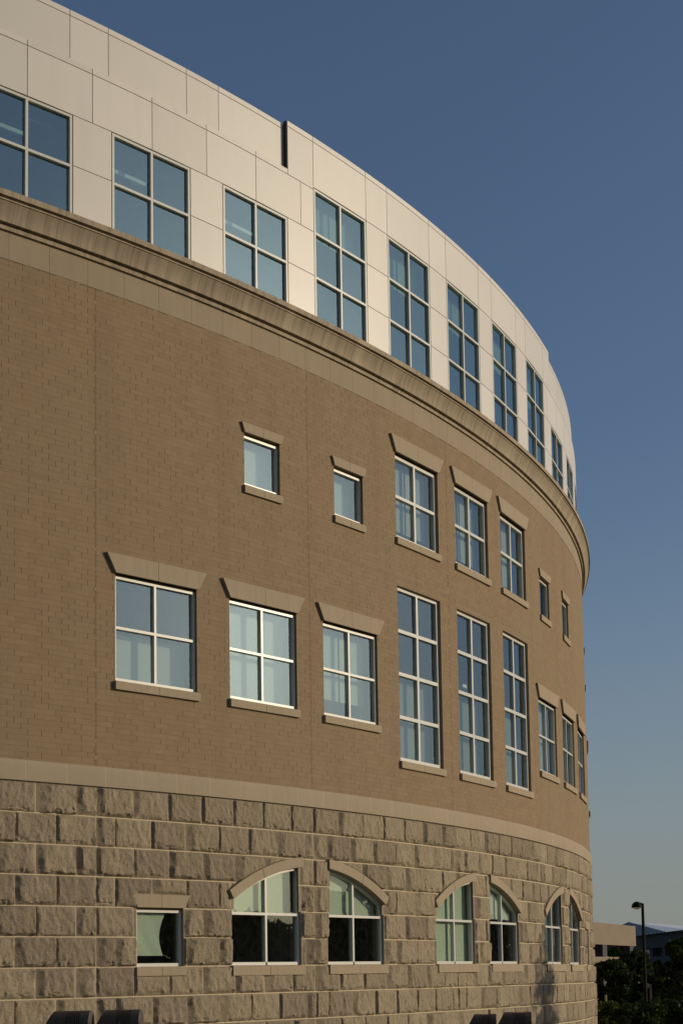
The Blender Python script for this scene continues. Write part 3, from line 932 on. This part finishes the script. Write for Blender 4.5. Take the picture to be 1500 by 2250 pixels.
# ------------------------------------------------------------------ floodlights in front of the wall
def floodlight(px, py, d, wpx, label, tilt=0.0):
    """px,py: top middle of the head"""
    u = wpx / FPX * d * K            # head length in metres
    top = at(px, py, d)
    r = 0.21 * u * 1.45
    yaw = math.atan2(CA[1], CA[0])
    t = empty('floodlight', label, 'floodlight', (top.x, top.y, 0), yaw, 'floodlights aimed at the wall')
    zc = top.z - r
    def lathe(prof, mat, nm, seg=28, parent=t, cut=None):
        v, f = [], []
        for x, rr in prof:
            for k in range(seg):
                a = 2 * math.pi * k / seg
                y_, z_ = rr * math.cos(a), rr * math.sin(a)
                xx = x
                if cut and x <= cut + 1e-6:
                    xx = x + (z_ / r) * 0.42 * r * 2 * 0.62 - 0.25 * r
                v.append((xx, y_, z_))
        for i in range(len(prof) - 1):
            for k in range(seg):
                k2 = (k + 1) % seg
                f.append((i * seg + k, i * seg + k2, (i + 1) * seg + k2, (i + 1) * seg + k))
        m_ = MB(); m_.add(v, f)
        o = m_.build(nm, mat, parent, 35); o.location = (0, 0, zc); o.rotation_euler = (0, tilt, 0)
        return o
    x0, x1 = -u * .5, u * .5
    pr = [(x0 + .02 * u, r * .93), (x0 + .02 * u, r)]
    pr += [(x0 + .30 * u, r)]
    xr = x0 + .42 * u
    for i in range(7):
        pr += [(xr, r), (xr + .004 * u, r * .90), (xr + .018 * u, r * .90), (xr + .022 * u, r)]
        xr += .052 * u
    pr += [(x1 - .06 * u, r), (x1 - .02 * u, r * .985), (x1, r * .9), (x1 + .004 * u, r * .5), (x1 + .005 * u, 0.001)]
    lathe(pr, M['bronze'], 'housing', cut=x0 + .02 * u)
    lathe([(x0 + .10 * u, r * .92), (x0 + .30 * u, r * .9), (x0 + .32 * u, 0.001)], M['lens'], 'lens')
    lathe([(x1 - .035 * u, r * .992), (x1 - .028 * u, r * 1.012), (x1 - .012 * u, r * 1.0), (x1 - .008 * u, r * .96)], M['chrome'], 'rim')
    m_ = MB()
    for sg in (-1, 1):
        m_.tube([(0, sg * r * 1.06, zc), (0, sg * r * 1.06, zc - r * 1.25)], .012)
    m_.tube([(0, -r * 1.1, zc - r * 1.25), (0, r * 1.1, zc - r * 1.25)], .014)
    m_.build('yoke', M['bronze'], t, 40)
    m_ = MB(); m_.tube([(0, 0, 0), (0, 0, zc - r * 1.25)], .035, 16); m_.tube([(0, 0, 0), (0, 0, .03)], .09, 16)
    m_.build('post', M['bronze'], t, 40)
    return t
floodlight(157, 2222, 23.0, 86, 'leftmost black ribbed floodlight at the foot of the stone wall')
floodlight(268, 2219.5, 23.0, 84, 'second black ribbed floodlight from the left, below the small square window')
floodlight(1063, 2229, 30.0, 54, 'black floodlight half hidden by its neighbour, below the middle arched windows')
floodlight(1134, 2224.5, 29.0, 66, 'black ribbed floodlight nearest the right end of the stone wall')

# ------------------------------------------------------------------ street lamps and post
def lamp(px, py, d, hpx, label, mat):
    """px,py: elbow of the pole"""
    top = at(px, py, d); k = hpx / FPX * d * K
    yaw = math.atan2(CA[1], CA[0])
    t = empty('street_lamp', label, 'street lamp', (top.x, top.y, 0), yaw, 'street lamps by the trees')
    hw = k / 2
    m_ = MB(); m_.tube([(0, 0, 0), (0, 0, top.z)], [.058, .042], 14); m_.tube([(0, 0, 0), (0, 0, .18)], [.11, .09], 14)
    m_.build('pole', mat, t, 40)
    m_ = MB(); m_.tube([(0, 0, top.z - .03), (-hw * .35, 0, top.z + .02)], .022, 8); m_.build('arm', mat, t, 40)
    m_ = MB(); v, f = [], []
    seg, rg = 24, 8
    for i in range(rg + 1):
        a = i / rg * math.pi / 2
        for q in range(seg):
            b = 2 * math.pi * q / seg
            v.append((-hw * 1.05 + hw * math.cos(a) * math.cos(b), hw * math.cos(a) * math.sin(b), top.z - hw * .72 + hw * 1.1 * math.sin(a)))
    for i in range(rg):
        for q in range(seg):
            q2 = (q + 1) % seg; f.append((i * seg + q, i * seg + q2, (i + 1) * seg + q2, (i + 1) * seg + q))
    m_.add(v, f); m_.build('lamp_shade', mat, t, 50)
    m_ = MB(); v, f = [], []
    for i in range(5):
        a = -i / 4 * math.pi / 2
        for q in range(seg):
            b = 2 * math.pi * q / seg
            v.append((-hw * 1.05 + hw * .78 * math.cos(a) * math.cos(b), hw * .78 * math.cos(a) * math.sin(b), top.z - hw * .74 + hw * .34 * math.sin(a)))
    for i in range(4):
        for q in range(seg):
            q2 = (q + 1) % seg; f.append((i * seg + q, (i + 1) * seg + q, (i + 1) * seg + q2, i * seg + q2))
    m_.add(v, f); m_.build('lamp_glass', M['light'], t, 50)
    return t
lamp(1411, 1986, 60, 24, 'tall black street lamp with a domed head standing against the sky', M['pole'])
lamp(1429, 2164, 75, 16, 'small far street lamp in front of the dark trees', M['palepole'])
pt = at(1330, 2180, 64)
t = empty('sign_post', 'thin pale post beside the right end of the stone wall', 'post', (pt.x, pt.y, 0))
m_ = MB(); m_.tube([(0, 0, 0), (0, 0, pt.z - .1)], .032, 12); m_.build('shaft', M['palepole'], t, 40)
m_ = MB(); m_.tube([(0, 0, pt.z - .1), (0, 0, pt.z)], .04, 12); m_.build('cap', M['pole'], t, 40)

# ------------------------------------------------------------------ parking structure and the building behind
def quadbox(mb, pts, thick):
    """pts: four corners (Vector) seen from the front; extruded away from the camera"""
    n_ = (pts[1] - pts[0]).cross(pts[3] - pts[0]).normalized()
    if n_.dot(pts[0] - cam.location) < 0: n_ = -n_
    v = list(pts) + [p + n_ * thick for p in pts]
    mb.add([tuple(q) for q in v], [(0, 1, 2, 3), (7, 6, 5, 4), (0, 4, 5, 1), (1, 5, 6, 2), (2, 6, 7, 3), (3, 7, 4, 0)])
# face of the deck turns its back on the camera's left, so it catches the sun
A0, A1 = at(1250, 2100, 96), at(1397.5, 2100, 112)
def face(ft0, ft1, z0, z1):
    p = A0.lerp(A1, ft0); q = A0.lerp(A1, ft1)
    return [Vector((p.x, p.y, z0)), Vector((q.x, q.y, z0)), Vector((q.x, q.y, z1)), Vector((p.x, p.y, z1))]
zt1 = at(1397.5, 2036, 112).z; zb1 = at(1397.5, 2080, 112).z
zl1, zl0 = at(1397.5, 2105, 112).z, at(1397.5, 2117.5, 112).z
pk = empty('parking_structure', 'low buff concrete parking deck behind the dark trees', 'parking structure', (A0.x, A0.y, 0))
def loc(pts): return [p - Vector((A0.x, A0.y, 0)) for p in pts]
def qb(mb, pts, thick): 
    n_ = (pts[1] - pts[0]).cross(pts[3] - pts[0]).normalized()
    if n_.dot(pts[0] - cam.location) < 0: n_ = -n_
    v = loc(list(pts) + [p + n_ * thick for p in pts])
    mb.add([tuple(q) for q in v], [(0, 1, 2, 3), (7, 6, 5, 4), (0, 4, 5, 1), (1, 5, 6, 2), (2, 6, 7, 3), (3, 7, 4, 0)])
m_ = MB(); qb(m_, face(-1.2, 1, zb1, zt1), 8.0); m_.build('fascia', M['concrete'], pk)
m_ = MB(); qb(m_, face(-1.2, 1, zl0, zl1), 8.0); m_.build('deck_beam', M['concrete'], pk)
m_ = MB(); qb(m_, face(-1.2, 1, -0.2, zl0 - 1.1), 0.4); m_.build('plinth', M['concrete'], pk)
for f0 in (-.9, -.2, .50, .93):
    m_ = MB(); qb(m_, face(f0 - .035, f0 + .03, zl1, zb1) , 0.5); m_.build('column', M['greywall'], pk)
    m_ = MB(); qb(m_, face(f0 - .035, f0 + .03, -0.1, zl0) , 0.5); m_.build('column', M['greywall'], pk)

# far hall: shaded grey walls under a ribbed metal roof
b0, b1 = at(1330, 2100, 190), at(1560, 2100, 150)
hb = empty('hall_building', 'grey hall with a ribbed metal hip roof behind the parking deck', 'building', (b0.x, b0.y, 0))
O = Vector((b0.x, b0.y, 0))
def lerp2(t_): return b0.lerp(b1, t_)
def tq(px):  # parameter along the wall for a picture column
    v = ray(px, 2100); c = CAM * K
    ax, ay = v[0], v[1]; bx, by = b1.x - b0.x, b1.y - b0.y
    det = ax * (-by) - ay * (-bx)
    return (ax * (b0.y - c[1]) - ay * (b0.x - c[0])) / (-det) if False else ((b0.x - c[0]) * ay - (b0.y - c[1]) * ax) / (by * ax - bx * ay)
def dist(p): return math.hypot(p.x / K - CAM[0], p.y / K - CAM[1])
def hz(px, py):
    p = lerp2(tq(px)); return at(px, py, dist(p)).z
def hface(p0, p1, z0, z1, inset=0.0):
    p, q = lerp2(tq(p0)), lerp2(tq(p1))
    nrm = Vector((-(q - p).y, (q - p).x, 0)).normalized()
    if nrm.dot(p - cam.location) < 0: nrm = -nrm
    p = p + nrm * inset; q = q + nrm * inset
    return [Vector((p.x, p.y, z0)) - O, Vector((q.x, q.y, z0)) - O, Vector((q.x, q.y, z1)) - O, Vector((p.x, p.y, z1)) - O]
def hbox(mb, pts, thick):
    n_ = (pts[1] - pts[0]).cross(pts[3] - pts[0]).normalized()
    if n_.dot(pts[0] + O - cam.location) < 0: n_ = -n_
    v = list(pts) + [p + n_ * thick for p in pts]
    mb.add([tuple(q) for q in v], [(0, 1, 2, 3), (7, 6, 5, 4), (0, 4, 5, 1), (1, 5, 6, 2), (2, 6, 7, 3), (3, 7, 4, 0)])
ze = hz(1440, 2053); zw1 = hz(1440, 2084); zw0 = hz(1440, 2103)
m_ = MB(); hbox(m_, hface(1332, 1558, zw1, ze), 30); m_.build('upper_wall', M['greywall'], hb)
m_ = MB(); hbox(m_, hface(1332, 1558, -0.2, zw0), 30); m_.build('lower_wall', M['greywall'], hb)
m_ = MB(); hbox(m_, hface(1334, 1556, zw0, zw1, .6), 28); m_.build('window_band', M['darkglass'], hb)
for px in (1345, 1385, 1424, 1452, 1490, 1530):
    m_ = MB(); hbox(m_, hface(px, px + 6, zw0, zw1, .1), .4); m_.build('column', M['greywall'], hb)
# roof: eave line, ridge rising to a peak then falling away to the right
dirw = (b1 - b0).normalized(); nrm = Vector((-dirw.y, dirw.x, 0))
if nrm.dot(b0 - cam.location) < 0: nrm = -nrm
def up(px, py, back):
    p = lerp2(tq(px)) + nrm * back
    dd = dist(p); q = at(px, py, dd); return q - O
e0 = lerp2(tq(1300)) ; e1 = lerp2(tq(1560))
eL = Vector((e0.x, e0.y, ze)) - O - nrm * .5; eR = Vector((e1.x, e1.y, ze)) - O - nrm * .5
pk_ = up(1380, 2027, 14); rR = up(1560, 2049.5, 12)
m_ = MB()
def tri(mb, a, b, c): mb.add([tuple(a), tuple(b), tuple(c)], [(0, 1, 2)])
eM = lerp2(tq(1478)); eM = Vector((eM.x, eM.y, ze)) - O - nrm * .5
m_.add([tuple(eL), tuple(eM), tuple(pk_)], [(0, 1, 2)])
m_.add([tuple(eM), tuple(eR), tuple(rR), tuple(pk_)], [(0, 1, 2, 3)])
bk = nrm * 28
m_.add([tuple(eL), tuple(eL + bk), tuple(pk_)], [(0, 1, 2)])
m_.add([tuple(eL + bk), tuple(eR + bk), tuple(rR), tuple(pk_)], [(0, 1, 2, 3)])
rf = m_.build('roof', M['roofmetal'], hb)
m_ = MB()
n_r = 24
for i in range(n_r):
    f_ = (i + .5) / n_r
    foot = eL.lerp(eM, f_)
    # ribs climb parallel, slanting, until they meet the hip
    hip = pk_.lerp(eM, f_) if f_ > 0 else pk_
    d_ = (hip - foot)
    nn_ = (eM - eL).cross(pk_ - eL).normalized()
    if nn_.z < 0: nn_ = -nn_
    side = (eM - eL).normalized() * .07
    v = [foot - side, foot + side, hip + side, hip - side]
    v = [q + nn_ * .05 for q in v] + [q - nn_ * .02 for q in v]
    m_.add([tuple(q) for q in v], [(0, 1, 2, 3), (0, 4, 5, 1), (1, 5, 6, 2), (2, 6, 7, 3), (3, 7, 4, 0)])
m_.build('roof_ribs', M['roofgroove'], rf)

# ------------------------------------------------------------------ trees
def tree(base, height, spread, label, name='broadleaf_tree', leaves=5000, lsize=.16, seed=1, mat='leaf', conic=False, group=None, trunk_h=.28):
    rg = np.random.default_rng(seed); rr = random.Random(seed)
    t = empty(name, label, 'tree', base, 0, group)
    m_ = MB()
    th = height * trunk_h
    m_.tube([(0, 0, -.1), (rr.uniform(-.1, .1), rr.uniform(-.1, .1), th), (rr.uniform(-.2, .2), rr.uniform(-.2, .2), height * .8)],
            [height * .028, height * .02, height * .006], 9)
    cl = []
    nb = 16
    for i in range(nb):
        f_ = (i + rr.random()) / nb
        z0 = th * .7 + (height * .95 - th * .7) * f_
        a = i * 2.399 + rr.uniform(-.4, .4)
        prof = (1 - f_) ** .75 * (.45 + .55 * min(1, f_ * 6)) if conic else math.sqrt(max(.05, 1 - (1.7 * f_ - .7) ** 2))
        L_ = spread * prof * rr.uniform(.75, 1.1)
        e = Vector((math.cos(a) * L_, math.sin(a) * L_, z0 + L_ * (.15 if conic else .35)))
        m_.tube([(0, 0, z0 * .92), (e.x * .5, e.y * .5, z0 + L_ * .12), tuple(e)], [height * .010, height * .007, height * .002], 6)
        for q in range(5):
            g2 = .35 + .65 * rr.random()
            cl.append((e.x * g2 + rr.gauss(0, .16) * spread, e.y * g2 + rr.gauss(0, .16) * spread, z0 + (e.z - z0) * g2 + rr.gauss(0, .08) * height * .5, spread * rr.uniform(.13, .30)))
    m_.build('trunk', M['bark'], t, 50)
    cl = np.array(cl)
    pick = rg.integers(0, len(cl), leaves)
    d = rg.normal(size=(leaves, 3)); d /= np.linalg.norm(d, axis=1)[:, None]
    rad_ = cl[pick, 3] * (rg.random(leaves) ** .45)
    c = cl[pick, :3] + d * rad_[:, None] * np.array([1, 1, .8])
    c[:, 2] = np.maximum(c[:, 2], .25)
    u = rg.normal(size=(leaves, 3)); u /= np.linalg.norm(u, axis=1)[:, None]
    w = np.cross(u, rg.normal(size=(leaves, 3))); w /= np.linalg.norm(w, axis=1)[:, None]
    sz = lsize * rg.uniform(.5, 1.2, leaves)[:, None]
    v = np.stack([c - u * sz, c - w * sz * .55, c + u * sz, c + w * sz * .55], 1).reshape(-1, 3)
    b_ = MB(); idx = np.arange(leaves * 4).reshape(-1, 4)
    b_.add(v, [tuple(q) for q in idx.tolist()]); b_.build('crown', M[mat], t)
    return t
def tree_at(px, d, top_py, spread_px, label, **kw):
    b = at(px, 2200, d); top = at(px, top_py, d)
    return tree((b.x, b.y, 0), top.z, spread_px / FPX * d * K / 2, label, **kw)
G1 = 'dark trees in front of the parking deck'
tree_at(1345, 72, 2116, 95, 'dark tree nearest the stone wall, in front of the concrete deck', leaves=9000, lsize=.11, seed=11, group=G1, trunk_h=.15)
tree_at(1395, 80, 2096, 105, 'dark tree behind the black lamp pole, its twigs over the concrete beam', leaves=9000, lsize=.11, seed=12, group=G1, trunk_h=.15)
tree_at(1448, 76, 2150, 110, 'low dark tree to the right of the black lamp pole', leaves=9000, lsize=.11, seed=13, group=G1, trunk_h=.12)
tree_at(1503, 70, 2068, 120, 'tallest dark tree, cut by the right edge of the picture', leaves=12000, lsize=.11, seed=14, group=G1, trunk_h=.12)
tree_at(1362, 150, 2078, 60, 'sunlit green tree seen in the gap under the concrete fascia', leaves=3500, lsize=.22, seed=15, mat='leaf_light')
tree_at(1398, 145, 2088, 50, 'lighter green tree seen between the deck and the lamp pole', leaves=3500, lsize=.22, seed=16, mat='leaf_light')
tree_at(1332, 58, 2205, 60, 'bright low shrub at the foot of the pale post', name='shrub', leaves=3500, lsize=.07, seed=17, mat='leaf_light', trunk_h=.1)
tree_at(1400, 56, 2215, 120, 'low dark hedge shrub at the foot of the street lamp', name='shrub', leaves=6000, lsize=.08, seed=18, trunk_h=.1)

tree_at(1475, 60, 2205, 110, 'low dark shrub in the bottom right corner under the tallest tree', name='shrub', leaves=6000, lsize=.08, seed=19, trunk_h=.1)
# young tree to the right of the view: its shadow lies on the stone, and the glass mirrors it
sp_ = P(4.2, -0.6, 0) + np.array(sun_dir) * 13.0
tree((sp_[0], sp_[1], 0), 5.6, 1.7, 'slender young tree standing off the right of the stone wall', name='young_tree', leaves=2600, lsize=.10, seed=21, conic=True, trunk_h=.2)
# distant tree line mirrored in the lower windows
rr = random.Random(5)
i = 0
for a in np.linspace(.75, 1.75, 15):
    rd = 66 + rr.uniform(-8, 14)
    cx_, cy_ = P(0, 0, 0)[0], P(0, 0, 0)[1]
    bx, by = cx_ + math.sin(a) * rd, cy_ - math.cos(a) * rd
    # keep clear of the camera's own view
    v = Vector((bx - cam.location.x, by - cam.location.y)); ang = math.atan2(v.x, v.y)
    if ang < .74 and v.length < 400 and v.dot(Vector((CF[0], CF[1]))) > 0: continue
    tree((bx, by, 0), rr.uniform(4.8, 7.2), rr.uniform(3.2, 4.4), 'broad tree in the distant row across the lawn', leaves=4500, lsize=.42, seed=40 + i, group='tree row across the lawn')
    i += 1
